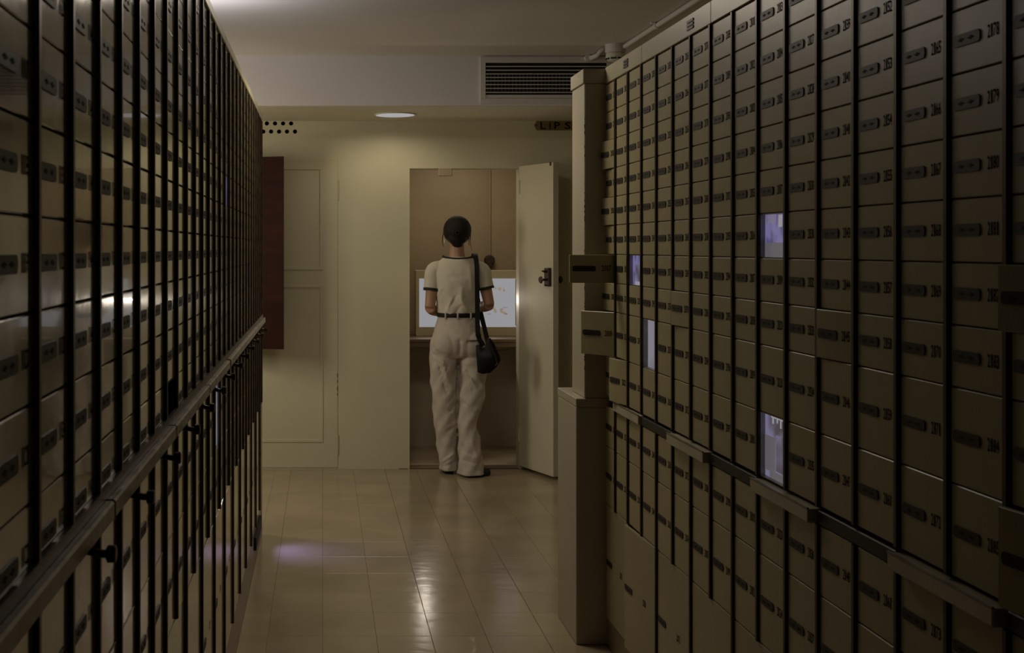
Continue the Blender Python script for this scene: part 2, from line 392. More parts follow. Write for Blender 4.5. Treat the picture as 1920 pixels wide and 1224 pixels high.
def theta_for(xfree, X, Yh, w_):
    best = min(range(0, 1001), key=lambda k: abs(F * (X - w_ * math.sin(k/1000*math.pi/2)) / (Yh + w_ * math.cos(k/1000*math.pi/2)) - (xfree - VX)))
    return best / 1000 * math.pi / 2
def strip(cab, X, Y, z0, z1, side, b=.0185, e=.0064, name='hinge_strip'):
    """dark rounded strip covering the joint between two columns"""
    bm = NB(); s = -side
    pts = [(X - s*.004, Y - b/2), (X + s*e*.55, Y - b/2), (X + s*e, Y - b*.28), (X + s*e, Y + b*.28), (X + s*e*.55, Y + b/2), (X - s*.004, Y + b/2)]
    prism(bm, pts, 'z', z0, z1); return obj(name, bm, M['bar'], parent=cab)

# ---- right bank
XR = 1.0335; P_R = 7.43e-5 * F * XR; W_R = .161
def YR(i): return F * XR * (1/550.0 - 7.43e-5 * i)      # depth of strip i (0 = beside the pillar)
rowsR = [.592, .4896, .3858, .2821, .1803, .0792, -.0243, -.1263, -.228, -.386, -.5385]
lowR = [-.5765, -.722, -.932]; botR = -1.346
cabR = empty('deposit_box_cabinet', (XR + .25, YR(8), 0))
tag(cabR, 'wall of cream numbered deposit box doors along the right, several doors ajar', 'cabinet')
Y0 = YR(0) + .158; Y1 = YR(16)
missing = {(2, 6): 'scr_purple', (3, 8): 'scr_grey', (9, 5): 'scr_purple', (9, 9): 'scr_mix'}
opened = {(0, 2): 1126, (0, 4): 1127, (0, 6): 'full', (0, 7): 1129, (0, 8): 1089, (1, 9): 1142, (5, 7): 1258, (11, 7): 1531, (15, 6): 1871, (15, 9): 1872}
bm = NB()
def carcass_wall(bm, X, sgn, ya, yb, zlines, holes, depth=.03):
    """dark backing with recesses where doors are missing: built as slabs around the holes"""
    pass
back = XR + DT + .002
# backing slabs per column and row so that lit compartments are real recesses
cols = 17
for c in range(cols):
    yn = YR(c); yf = YR(c - 1) if c > 0 else Y0
    zs = rowsR + lowR + [botR, -1.446]
    for r in range(len(zs) - 1):
        if (c, r) in missing: continue
        box(bm, (back, yn, H + zs[r+1]), (back + .02, yf, H + zs[r]))
obj('carcass', bm, M['carcass'], parent=cabR)
bm = NB(); box(bm, (back + .05, Y1, .004), (back + .45, Y0, H + .652)); obj('cabinet_body', bm, M['carcass'], parent=cabR)
bm = NB(); box(bm, (XR + .002, Y1, .004), (XR + .03, Y0, H + botR - .002), .001); obj('plinth', bm, M['plinth'], parent=cabR)
def startR(c): return 2001 + 25 * (c // 2) + 12 * (c % 2)
for c in range(cols):
    yh = YR(c) + .0095 + (0 if c else 0); 
    for r in range(12):
        if r < 10: zt, zb = rowsR[r], rowsR[r+1]
        else: zt, zb = lowR[r-10], lowR[r-9]
        num = str(startR(c) + r); wd = P_R - .0195 if c else .148
        if (c, r) in missing:
            ml = M[missing[(c, r)]]
            bm = NB(); yn, yf = YR(c) + .0095, YR(c) + P_R - .0095; za, zc = H + zb, H + zt; xs_ = XR + .001; xe = XR + .05; t = .002
            for (a, b) in (((xs_, yn, za), (xe, yn + t, zc)), ((xs_, yf - t, za), (xe, yf, zc)), ((xs_, yn + t, za), (xe, yf - t, za + t)), ((xs_, yn + t, zc - t), (xe, yf - t, zc))):
                box(bm, a, b)
            cp = obj('open_compartment', bm, M['steel'], parent=cabR); cp['label'] = 'doorless compartment glowing from inside'
            dpt_ = .012 if r != 8 else .016
            bm = NB(); box(bm, (XR + dpt_, yn + t, za + t), (XR + dpt_ + .004, yf - t, zc - t)); obj('display_screen', bm, ml, parent=cp, origin=(XR + dpt_, yn, za))
            wy, hz = yf - yn, zc - za
            def patch(u0, u1, v0, v1, c_):      # flat picture areas on the display; u from the viewer's left, v from the top
                bm = NB(); box(bm, (XR + dpt_ - .0006, yf - t - u1 * (wy - 2*t), zc - t - v1 * (hz - 2*t)), (XR + dpt_, yf - t - u0 * (wy - 2*t), zc - t - v0 * (hz - 2*t)))
                obj('picture_area', bm, M[c_], parent=cp)
            if (c, r) == (9, 5): patch(0, 1, .66, 1, 'pic_grey'); patch(.55, .70, .02, .30, 'pic_pale'); patch(.05, .45, 0, .22, 'scr_mix')
            if (c, r) == (9, 9): patch(.45, 1, .30, .86, 'scr_mix'); patch(.25, .93, .0, .05, 'pic_pale'); patch(.30, .36, .05, .14, 'pic_pale'); patch(.48, .53, .05, .11, 'pic_pale'); patch(.62, .67, .05, .17, 'pic_pale'); patch(.0, .42, .35, .9, 'pic_grey'); patch(.93, .99, .1, .9, 'pic_pale'); patch(.2, 1, .88, 1, 'pic_grey')
            if (c, r) == (2, 6): patch(.2, 1, .88, 1, 'pic_pale'); patch(.2, .7, .3, .88, 'scr_mix')
            continue
        th = 0
        if (c, r) in opened:
            v = opened[(c, r)]; wd = .161; th = math.pi / 2 * .985 if v == 'full' else theta_for(v, XR, yh, wd)
        o = put_door(cabR, (XR, yh, H + zb), wd, zt - zb, 1, th, num, M['door'])
        if (c, r) in opened and c == 0 and r in (6, 8): o['label'] = 'door standing open into the aisle'
    zbot = H + lowR[2] if c % 2 == 0 else H + botR
    strip(cabR, XR, YR(c), H + rowsR[-1] if (c, 9) != (0, 9) else H + rowsR[9], H + rowsR[0], 1)
    strip(cabR, XR, YR(c), (H + botR if (c % 2 == 1 and c > 1) else H + lowR[2]), H + lowR[0], 1)
# wide doors of the bottom row, one to two columns
for k in range(9):
    c = 2 * k + 1
    if c >= cols: break
    yn = YR(c) + .0095; wd = 2 * P_R - .0195 if k else 2 * P_R - .045
    th = theta_for(1171, XR, yn, wd) if k == 1 else 0
    put_door(cabR, (XR, yn, H + botR), wd, lowR[2] - botR, 1, th, str(2001 + 25 * k + 24), M['door_b'], num_y=wd - .205)
# header above the doors
hz0, hz1 = H + .596, H + .656
for (ya, yb_) in ((YR(2), Y0 + .0), (YR(6) , YR(2) - .002), (YR(11), YR(6) - .002), (Y1, YR(11) - .002)):
    bm = NB(); box(bm, (XR - .002, ya, hz0), (XR + .03, yb_, hz1), .0015); obj('header_panel', bm, M['head'], parent=cabR)
for (px0, px1) in ((1171, 1179), (1290, 1302)):
    ya, yb_ = F * XR / (px1 - VX), F * XR / (px0 - VX)
    bm = NB(); n = 3
    for q in range(n):
        za = hz0 + .016 + q * .010; box(bm, (XR - .0045, ya, za), (XR - .002, yb_, za + .007))
    obj('vent_slot', bm, M['plate'], parent=cabR)
# writing shelves between upper and lower boxes
for k in range(8):
    ya, yb_ = YR(2 * k + 2), YR(2 * k); pulled = k % 2 == 0
    x0 = XR - (.022 if pulled else .0035) ; 
    if k == 0: x0 = XR - .012
    bm = NB(); box(bm, (x0, ya + .004, H - .5745), (XR + .01, yb_ - .004, H - .5455), .002)
    s = obj('pull_out_shelf', bm, M['shelf'] if pulled else M['plate'], parent=cabR)
    if pulled:
        s['label'] = 'shelf front drawn out a little'
        bm = NB(); box(bm, (x0 - .001, ya + .004, H - .5455), (x0 + .003, yb_ - .004, H - .5425)); obj('metal_lip', bm, M['steel'], parent=s)

# ---- left bank (two cabinets end to end)
XL = .31; P_L = .18446
def YL(i): return 1.349 + P_L * i
rowsL = [.637, .536, .435, .334, .2328, .1347, .0334, -.0693, -.1668, -.2708, -.373]
lowL = [-.385, -.588, -.78]; botL = -1.287
missL = {(21, 7): 'scr_purple', (13, 10): 'scr_grey', (15, 4): 'scr_purple', (7, 9): None}
for (ca, cb, lab) in ((-1, 14, 'nearer half of the left wall of glossy cream deposit boxes, out of focus'), (15, 27, 'farther half of the left wall of deposit boxes, ending before the red board')):
    cab = empty('deposit_box_cabinet', (-XL - .25, (YL(ca) + YL(cb)) / 2, 0)); tag(cab, lab, 'cabinet')
    ya, yb_ = YL(ca - 1), YL(cb)
    bm = NB(); zs = rowsL + lowL + [botL]
    bk = -XL - DT - .002
    for c in range(ca, cb + 1):
        for r in range(len(zs) - 1):
            if (c, r) in missL: continue
            box(bm, (bk - .02, YL(c - 1), H + zs[r+1]), (bk, YL(c), H + zs[r]))
    obj('carcass', bm, M['carcass'], parent=cab)
    bm = NB(); box(bm, (bk - .45, ya, .004), (bk - .05, yb_, H + .64)); obj('cabinet_body', bm, M['carcass'], parent=cab)
    if ca > 0:
        bm = NB(); box(bm, (bk - .45, yb_, .004), (-XL + .004, yb_ + .012, H + .664), .002); obj('end_panel', bm, M['head'], parent=cab)
    bm = NB(); box(bm, (-XL - .03, ya, .001), (-XL, yb_ + (.012 if ca > 0 else 0), H + botL - .002), .001); obj('plinth', bm, M['plinth'], parent=cab)
    bm = NB(); box(bm, (-XL - .03, ya + .002, H + .640), (-XL + .006, yb_ - .002, H + .668), .002); obj('header_panel', bm, M['head'], parent=cab)
    for c in range(ca, cb + 1):
        for r in range(12):
            if r < 10: zt, zb = rowsL[r], rowsL[r+1]
            else: zt, zb = lowL[r-10], lowL[r-9]
            wd = P_L - .0195
            if (c, r) in missL:
                yn, yf = YL(c - 1) + .0095, YL(c) - .0095; za, zc = H + zb, H + zt; t = .002; xe = -XL - .05; x_ = -XL - .001
                bm = NB()
                for (a, b) in (((xe, yn, za), (x_, yn + t, zc)), ((xe, yf - t, za), (x_, yf, zc)), ((xe, yn + t, za), (x_, yf - t, za + t)), ((xe, yn + t, zc - t), (x_, yf - t, zc))):
                    box(bm, a, b)
                cp = obj('open_compartment', bm, M['steel'] if missL[(c, r)] else M['carcass'], parent=cab)
                if missL[(c, r)]:
                    bm = NB(); box(bm, (-XL - .008, yn + t, za + t), (-XL - .005, yf - t, zc - t)); obj('display_screen', bm, M[missL[(c, r)]], parent=cp, origin=(-XL - .006, yn, za))
                continue
            num = str(1101 + 25 * ((c + 1) // 2) + 12 * ((c + 1) % 2) + r)
            put_door(cab, (-XL, YL(c) - .0095, H + zb), wd, zt - zb, -1, 0, num, M['door_l'])
        strip(cab, -XL, YL(c), H + rowsL[-1], H + rowsL[0], -1)
        strip(cab, -XL, YL(c), (H + botL if c % 2 == 0 else H + lowL[2]), H + lowL[0], -1)
    for c in range(ca, cb + 1):
        if c % 2 == 0:
            wd = 2 * P_L - .0195
            if c - 1 >= ca: put_door(cab, (-XL, YL(c) - .0095, H + botL), wd, lowL[2] - botL, -1, 0, str(1101 + 25 * ((c + 1) // 2) + 24), M['door_l'], num_y=wd - .205)
            elif c == ca: pass
    if ca > 0:   # odd last column
        wd = P_L - .0195; put_door(cab, (-XL, YL(27) - .0095, H + botL), wd, lowL[2] - botL, -1, 0, '1800', M['door_l'])
    bm = NB(); box(bm, (-XL + .001, ya, H - .352), (-.3015, yb_, H - .336)); obj('shadow_gap_strip', bm, M['bar'], parent=cab)  # dark strip standing in for the black shadow gap above the shelf fronts
    # shelf fronts with hanging knobs
    k = 0; yy = YL(-1) - .15
    while yy < YL(27):
        a, b = max(yy, ya), min(yy + 4 * P_L, yb_ + (.02 if ca > 0 else 0))
        if a < b - .1 and ya - .001 <= a < yb_:
            bm = NB(); box(bm, (-XL + .002, a + .003, H - .3800), (-.290, b - .003, H - .3530), .003)
            obj('pull_out_shelf', bm, M['rail'], parent=cab)
        yy += 4 * P_L
    for q in range(13):
        yk = 1.617 + 2 * P_L * q
        if not (ya <= yk < yb_): continue
        zk = H - .395
        bm = NB(); tube(bm, [(-.306, yk, zk + .004), (-.292, yk, zk + .002), (-.284, yk, zk), (-.272, yk, zk)], [.0055, .0055, .0055, .0055], 10)
        tube(bm, [(-.279, yk, zk), (-.277, yk, zk), (-.268, yk, zk), (-.266, yk, zk)], [.008, .0115, .0115, .009], 12)
        obj('pull_knob', bm, M['bar'], parent=cab, smooth=False)

# invented lamp and housing, added to throw a purple patch on the floor
light('purple_patch_light', 'AREA', (-.296, 5.88, .115), E_PURPLE, (.36, .33, 1.0), (-.09, 5.86, 0.0), shape='RECTANGLE', size=.46, size_y=.05, spread=math.radians(80))
sl = NB(); box(sl, (-.3095, 5.64, .085), (-.298, 6.12, .145), .002); slo = obj('added_light_housing', sl, M['black'])
tag(slo, 'slim dark housing added behind the purple floor light, low on the far left plinth', 'light')

# ------------------------------------------------------------------ pillar at the end of the right bank
YP = F * H / 745.0
pil = empty('partition_post', (.98, YP + .15, 0)); tag(pil, 'cream enamelled post closing the far end of the right deposit boxes', 'post')
bm = NB(); box(bm, (.9555, YP, .90), (XR + .045, YP + .225, H + .600), .003); obj('upper_post', bm, M['pillar'], parent=pil)
bm = NB(); box(bm, (.950, YP - .004, H + .5995), (XR + .045, YP + .228, H + .652), .002); obj('cap', bm, M['pillar'], parent=pil)
bm = NB(); box(bm, (.9255, YP, .001), (XR + .045, YP + .358, .868), .003); obj('base_box', bm, M['pillar'], parent=pil)
bm = NB()
for q in range(34):
    z = 1.0 + random.random() * .95; h_ = random.uniform(.002, .009); box(bm, (.9548, YP - .0007, z), (.9548 + random.uniform(.001, .003), YP + .002, z + h_))
tag(obj('paint_chips', bm, M['lock'], parent=pil), kind='stuff')
bm = NB(); box(bm, (.9245, YP - .002, .868), (XR + .045, YP + .360, .900), .003); obj('base_cap', bm, M['pillar'], parent=pil)

# ------------------------------------------------------------------ vent grille on the beam
YG = YBEAM
gx0, gx1 = PX(900, YG), PX(1150, YG); gz0, gz1 = PZ(195, YG), PZ(107, YG)
gr_ = empty('air_grille', ((gx0 + gx1) / 2, YG, gz0)); tag(gr_, 'white metal ventilation grille with horizontal slats high on the beam', 'vent')
ix0, ix1 = PX(910, YG), gx1 - .04; iz0, iz1 = PZ(185, YG), PZ(118, YG)
bm = NB()
for a, b in (((gx0, gz0), (gx1, iz0)), ((gx0, iz1), (gx1, gz1)), ((gx0, iz0), (ix0, iz1)), ((ix1, iz0), (gx1, iz1))): box(bm, (a[0], YG - .012, a[1]), (b[0], YG, b[1]), .001)
obj('frame', bm, M['white'], parent=gr_)
bm = NB(); box(bm, (ix0, YG - .0015, iz0), (ix1, YG - .0005, iz1)); obj('backing', bm, M['black'], parent=gr_)
for yy in (125, 132, 139, 145.5, 152, 159, 166, 173.5):
    bm = NB(); z = PZ(yy, YG); box(bm, (ix0, YG - .011, z - .0024), (ix1, YG - .006, z + .0024)); obj('slat', bm, M['white'], parent=gr_)
bm = NB(); box(bm, (ix0, YG - .008, iz0 + .001), (ix1, YG - .003, PZ(178, YG)), .001); obj('bottom_louvre', bm, M['white'], parent=gr_)
bm = NB(); x = ix0 + .01
while x < ix1 - .01:
    box(bm, (x, YG - .006, PZ(172, YG)), (x + .0018, YG - .002, PZ(137, YG))); x += .0212
tag(obj('vertical_fins', bm, M['steel'], parent=gr_), kind='stuff')

# ------------------------------------------------------------------ downlight
cx, cy = .451, 7.80
dl = empty('downlight', (cx, cy, ZS - .006)); tag(dl, 'round flush lamp glowing in the underside of the beam', 'lamp')
bm = NB(); lathe(bm, [(.122, -.003), (.130, -.003), (.130, -.008), (.122, -.009)], (cx, cy, ZS), 'z', 36); obj('rim', bm, M['white2'], parent=dl)
bm = NB(); lathe(bm, [(.1205, -.0032), (.1205, -.0095), (.10, -.0112)], (cx, cy, ZS), 'z', 36); obj('diffuser', bm, M['disc'], parent=dl)
# lamp fitting of the next aisle, hidden behind the left bank, and one above this aisle
bm = NB(); box(bm, (-1.33, 4.6, 2.18), (-1.03, 6.40, 2.222), .004); tag(obj('lamp_trough', bm, M['white']), 'long white uplight trough over the next aisle on the left', 'lamp')

# ------------------------------------------------------------------ smoke detector and conduit
sx, sy = PX(1154, 6.95), 6.95
sd = empty('smoke_detector', (sx, sy, ZC - .1)); tag(sd, 'round white smoke detector under a junction box on the ceiling', 'detector')
bm = NB(); lathe(bm, [(.056, 0), (.056, -.042), (.050, -.046)], (sx, sy, ZC), 'z', 24); obj('junction_box', bm, M['white'], parent=sd)
bm = NB(); lathe(bm, [(.046, -.046), (.052, -.052), (.054, -.072), (.047, -.088), (.030, -.094)], (sx, sy, ZC), 'z', 24); hd = obj('detector_head', bm, M['white2'], parent=sd, smooth=False)
for q in range(8):
    a = q * math.pi / 4 + .35; bm = NB(); c = Vector((sx + .052 * math.cos(a), sy + .052 * math.sin(a), ZC - .080)); u = Vector((-math.sin(a), math.cos(a), 0))
    vs = box(bm, (-.015, -.003, -.005), (.015, .003, .005))
    for v in vs: v.co = c + u * v.co.x + Vector((math.cos(a), math.sin(a), 0)) * (v.co.y - .0035) + Vector((0, 0, v.co.z))
    obj('slot', bm, M['black'], parent=hd)
cn = empty('conduit_pipe', (1.67, 5.0, ZC - .02)); tag(cn, 'white electrical conduit running along the ceiling above the right boxes', 'pipe')
bm = NB(); tube(bm, [(sx + .035, sy - .075, ZC - .022), (1.668, 6.6, ZC - .016), (1.675, 5.9, ZC - .016), (1.685, 4.0, ZC - .016), (1.69, 0.0, ZC - .016)], .0125, 10); obj('pipe', bm, M['white'], parent=cn)
for yy in (6.25, 5.2, 4.2):
    bm = NB(); tube(bm, [(1.672, yy, ZC - .016), (1.672, yy + .03, ZC - .016)], .017, 10); box(bm, (1.64, yy, ZC - .006), (1.705, yy + .03, ZC)); obj('clip', bm, M['white'], parent=cn)
bm = NB(); tube(bm, [(sx - .068, sy + .04, ZC - .022), (PX(1118, 7.25), 7.22, ZC - .018), (PX(1106, 7.33), 7.33, ZC - .020)], [.010, .012, .016], 10)
tube(bm, [(PX(1101, 7.33), 7.335, ZC - .018), (PX(1101, 7.33), 7.30, ZC - .018)], .018, 10); obj('elbow', bm, M['white'], parent=cn)

# ------------------------------------------------------------------ plaque
pq = empty('maker_plaque', (PX(1045, YB), YB, PZ(244, YB))); tag(pq, 'brass plaque with dark capital letters under the beam, half hidden by the post', 'sign')
def PP(x, y): return (PX(x, YB), PZ(y, YB))
bm = NB(); prism(bm, [PP(1001, 235), PP(1006, 227), PP(1086, 227), PP(1091, 235), PP(1086, 244.5), PP(1006, 244.5)], 'y', YB - .005, YB); obj('plate', bm, M['gold'], parent=pq)
V, P = [], []
for ch, a, b in (('L', 1013, 1023), ('I', 1030, 1032), ('P', 1039, 1050), ('S', 1058, 1070)):
    vs, ps = digit(ch); n0 = len(V)
    for (u, v) in vs: V.append((PX(a + (b - a) * u, YB) - pq.location.x, -.0062, PZ(242 - 13 * v, YB) - pq.location.z))
    P += [tuple(n0 + k for k in p) for p in ps]
me = bpy.data.meshes.new('lettering'); me.from_pydata(V, [], P); link('lettering', me, M['ink'], parent=pq)
bm = NB(); c = (PX(1006, YB), YB - .005, PZ(235, YB)); lathe(bm, [(.006, 0), (.005, -.002)], c, 'y', 10); obj('screw', bm, M['lock'], parent=pq)

# ------------------------------------------------------------------ dark red board
bd = empty('hanging_board', (-.42, 7.95, .81)); tag(bd, 'dark red wooden board hung upright beside the far end of the left boxes', 'board')
bx1 = PX(532, 7.93); bm = NB(); vs = box(bm, (-.60, 7.93, PZ(655, 7.93)), (bx1, 7.965, PZ(293, 7.93)))
for v in vs:
    if v.co.x < -.5: v.co.y += .12
bmesh.ops.bevel(bm, geom=list(bm.edges), offset=.002, segments=1, affect='EDGES')
obj('panel', bm, M['wood'], parent=bd)
for z in (1.0, 1.85):
    bm = NB(); tube(bm, [(-.50, 8.03, z), (-.50, YB, z)], .008, 8); obj('bracket', bm, M['lock'], parent=bd)

# ------------------------------------------------------------------ counter and light table in the niche
ct = empty('counter', (.98, 8.97, .8)); tag(ct, 'narrow dark wooden counter across the niche under the light box', 'counter')
bm = NB(); box(bm, (.501, 8.55, .803), (1.459, 9.399, .825), .003); obj('worktop', bm, M['counter'], parent=ct)
bm = NB(); box(bm, (.501, 8.56, .770), (1.459, 8.585, .803), .002); obj('apron', bm, M['counter'], parent=ct)
bm = NB(); pts = []
for k in range(13):
    a = math.pi + math.pi * k / 12; pts.append((1.20 + .085 * math.cos(a), 8.575, .768 + .022 * math.sin(a)))
tube(bm, pts, .004, 6); obj('pull', bm, M['lock'], parent=ct)
lt = empty('light_table', (1.03, 8.95, .8255)); tag(lt, 'cream framed light box with a glowing white panel standing on the counter', 'light box')
x0, x1 = PX(780, 8.86), PX(973, 8.86); ax0, ax1 = PX(786, 8.86), PX(970, 8.86); Y_ = 8.86
za, zb_, zc, zd = .8255, PZ(613, Y_), PZ(522, Y_), PZ(507, Y_)
bm = NB(); box(bm, (x0, Y_ + .012, za), (x1, Y_ + .16, zd), .003); obj('casing', bm, M['wall'], parent=lt)
bm = NB()
for a, b in (((x0, za), (x1, zb_)), ((x0, zc), (x1, zd)), ((x0, zb_), (ax0, zc)), ((ax1, zb_), (x1, zc))): box(bm, (a[0], Y_, a[1]), (b[0], Y_ + .012, b[1]), .001)
obj('frame', bm, M['wall'], parent=lt)
bm = NB(); box(bm, (ax0, Y_ + .006, zb_), (ax1, Y_ + .011, zc)); pn = obj('light_panel', bm, M['table'], parent=lt)
def print_shape(pts, m):
    bm = NB(); prism(bm, [(PX(a, Y_), PZ(b, Y_)) for a, b in pts], 'y', Y_ + .0052, Y_ + .006); obj('printed_drawing', bm, M[m], parent=pn)
print_shape([(926, 539), (929, 537), (932, 540), (929, 543)], 'draw_y'); print_shape([(933, 541), (937, 538), (941, 540), (940, 544), (935, 545)], 'draw_y')
print_shape([(943, 545), (945, 538), (947, 545), (948, 545.5), (943, 546.5)], 'draw_o'); print_shape([(944, 545), (948, 545), (948, 546), (944, 546)], 'draw_r')
print_shape([(924, 578), (928, 576), (932, 585), (928, 587)], 'draw_o'); print_shape([(937, 580), (941, 577), (945, 580), (941, 583), (948, 585), (951, 588), (943, 588), (938, 585)], 'draw_o')
print_shape([(943, 576.2), (952, 576.2), (952, 577), (943, 577)], 'draw_r'); print_shape([(914, 588.4), (920, 588.4), (920, 589.2), (914, 589.2)], 'draw_r'); print_shape([(946, 588), (952, 588), (951, 589.4), (946, 589.4)], 'draw_r')
bm = NB(); box(bm, (PX(966.5, Y_), Y_ + .001, zb_ + .01), (PX(968, Y_), Y_ + .006, zc - .004)); obj('edge_strip', bm, M['gold'], parent=pn)
bm = NB(); c = (PX(917, 9.36), 9.36, PZ(488, 9.36)); lathe(bm, [(.040, 0), (.040, -.03), (.030, -.045)], c, 'y', 20)
box(bm, (c[0] - .022, 9.30, c[2] - .055), (c[0] + .022, 9.36, c[2] - .03), .003)
tag(obj('wall_bell', bm, M['lock']), 'round dark fitting on the niche wall beside the woman\'s shoulder', 'bell')
bm = NB(); cxp = PX(919, 9.35); tube(bm, [(cxp, 9.353, c[2] + .04), (cxp, 9.353, ZS - .07)], .006, 8); tag(obj('cable', bm, M['wall_in']), 'thin painted cable rising from the round wall fitting in the niche', 'cable')

# ------------------------------------------------------------------ the woman at the light table
PO = Vector((.862, 8.04, 0))
wo = empty('person', PO); tag(wo, 'woman seen from behind in ringer t-shirt and wide pale trousers, standing at the light box', 'person')
def pl(p): return Vector(p) + PO
def finish(bm, name, m, vox=None, smooth_it=0, parent=wo, disp=0, dsc=.1):
    bmesh.ops.translate(bm, verts=bm.verts, vec=PO)
    o = obj(name, bm, m, parent=parent, smooth=True)
    if vox:
        r = o.modifiers.new('remesh', 'REMESH'); r.mode = 'VOXEL'; r.voxel_size = vox; r.use_smooth_shade = True
    if smooth_it:
        s = o.modifiers.new('smooth', 'SMOOTH'); s.iterations = smooth_it; s.factor = .5
    if disp:
        tx = bpy.data.textures.new(name, 'CLOUDS'); tx.noise_scale = dsc; tx.noise_depth = 1
        d = o.modifiers.new('folds', 'DISPLACE'); d.texture = tx; d.strength = disp; d.mid_level = .5
    return o
def limb(bm, pts, rad, n=14, steps=5):
    P_ = [tuple(p) + (r,) for p, r in zip(pts, rad)]; tot = (len(P_) - 1) * steps
    q = [cr(P_, s / tot) for s in range(tot + 1)]
    tube(bm, [v[:3] for v in q], [v[3] for v in q], n)
ARMS = {-1: dict(sh=(-.148, .0, 1.302), el=(-.176, -.02, 1.065), wr=(-.105, .20, 1.02), hand=(-.06, .30, 1.035)),
        1: dict(sh=(.158, .0, 1.302), el=(.205, -.015, 1.082), wr=(.15, .21, 1.05), hand=(.11, .31, 1.065))}
bm = NB()
# head, jaw, nose, ears, neck
ball(bm, (.0, .02, 1.560), (.070, .088, .092)); ball(bm, (0, .058, 1.505), (.050, .055, .060)); ball(bm, (0, .112, 1.525), (.011, .018, .022)); ball(bm, (0, .098, 1.462), (.022, .020, .016))
for s in (-1, 1): ball(bm, (s * .072, .02, 1.530), (.008, .018, .028))
limb(bm, [(0, .0, 1.34), (0, .002, 1.42), (0, .018, 1.50)], [.070, .047, .050])
loft(bm, [(0, 0, .80, .10, .06), (0, 0, .86, .150, .10), (0, 0, .95, .135, .09), (0, 0, 1.03, .112, .078), (0, .0, 1.15, .122, .085), (0, 0, 1.27, .135, .085), (0, 0, 1.33, .115, .065), (0, 0, 1.375, .055, .045)])
for s in (-1, 1):
    A = ARMS[s]; sh, el, wr, hd_ = A['sh'], A['el'], A['wr'], A['hand']
    limb(bm, [(s * .08, 0, 1.315), sh, tuple((a + b) / 2 for a, b in zip(sh, el)), el], [.045, .046, .040, .034])
    limb(bm, [el, tuple(a * .6 + b * .4 for a, b in zip(el, wr)), wr], [.035, .037, .023])
    d = (Vector(hd_) - Vector(wr)).normalized(); side = Vector((s, 0, 0)); side = (side - d * side.dot(d)).normalized(); dn = d.cross(side) * (1 if d.cross(side).z < 0 else -1)
    W = Vector(wr)
    limb(bm, [W, W + d * .03, W + d * .075], [.022, .026, .024], 12, 3)
    for k, (off, ln) in enumerate(((-.027, .066), (-.009, .076), (.009, .072), (.027, .056))):
        b0 = W + d * .065 + side * off * .9
        limb(bm, [b0, b0 + d * ln * .5 + side * off * .15, b0 + d * ln * .85 + dn * .014, b0 + d * ln * .95 + dn * .032], [.0088, .0085, .0078, .0066], 8, 3)
    b0 = W + d * .02 - side * .018
    limb(bm, [b0, b0 - side * .022 + d * .03 + dn * .006, b0 - side * .028 + d * .058 + dn * .014], [.0115, .010, .0078], 8, 3)
    # legs
hipc = {-1: [(-.075, 0, .82, .075, .08), (-.085, .0, .62, .062, .068), (-.08, .0, .45, .045, .052), (-.075, .02, .30, .045, .052), (-.065, .03, .12, .030, .035), (-.055, .03, .04, .030, .040)],
        1: [(.085, 0, .82, .075, .08), (.095, -.01, .62, .062, .068), (.075, -.02, .45, .045, .052), (.07, -.05, .30, .042, .050), (.075, -.075, .12, .030, .035), (.075, -.085, .04, .030, .035)]}
for s in (-1, 1): loft(bm, hipc[s][::-1], 16, 4)
limb(bm, [(-.053, .03, .045), (-.052, .11, .03), (-.055, .17, .025)], [.032, .034, .020]); limb(bm, [(.06, -.085, .045), (.12, -.06, .032), (.18, -.03, .026)], [.032, .033, .020])
body = finish(bm, 'body', M['skin'], .0055, 4)
for s in (-1, 1):
    bm = NB(); ball(bm, (s * .029, .1, 1.548), (.011, .009, .010), seg=12); finish(bm, 'eye', M['eye'])
bm = NB(); ball(bm, (0, .109, 1.488), (.022, .008, .006), seg=12); finish(bm, 'lips', M['lip'])
# shirt
def folds(t, z):
    b = math.sin(t)            # back is sin < 0
    w_ = max(0, -b) * max(0, min(1, (1.25 - z) / .15))
    return .004 * math.sin(9 * t + 7 * z) * w_ + .003 * math.sin(4 * t - 22 * z) * max(0, min(1, (1.3 - z) / .2))
bm = NB()
loft(bm, [(.003, .0, 1.000, .118, .088), (.003, .0, 1.035, .129, .098), (.002, 0, 1.10, .132, .104), (.002, -.002, 1.18, .140, .106), (.003, -.004, 1.26, .150, .104), (.004, 0, 1.315, .158, .092), (.004, 0, 1.352, .135, .078), (.004, 0, 1.376, .104, .068), (.004, 0, 1.390, .088, .060)], 72, 12, fn=folds)
for s in (-1, 1):
    sh = Vector(ARMS[s]['sh']); el = Vector(ARMS[s]['el'])
    m_ = sh.lerp(el, .50)
    e_ = sh.lerp(el, .53)
    limb(bm, [(s * .09, 0, 1.315), tuple(sh + Vector((s * .002, 0, 0))), tuple(sh.lerp(el, .3) + Vector((s * .006, 0, 0))), tuple(m_ + Vector((s * .003, 0, 0)))], [.052, .051, .050, .0505], 20, 6)
def crease(bm, segs):
    for v in bm.verts:
        if v.co.y > .02: continue
        for (x0, y0, x1, y1, wd, amp) in segs:
            a = Vector(((x0 - 857) / 292.3, (888 - y0) / 292.3)); b = Vector(((x1 - 857) / 292.3, (888 - y1) / 292.3))
            p = Vector((v.co.x, v.co.z)); ab = b - a; t = max(0, min(1, (p - a).dot(ab) / ab.length_squared))
            d = (p - (a + ab * t)).length / wd
            if d < 3: v.co.y -= amp * math.exp(-d * d) * (1 if .02 < t < .98 else .7)
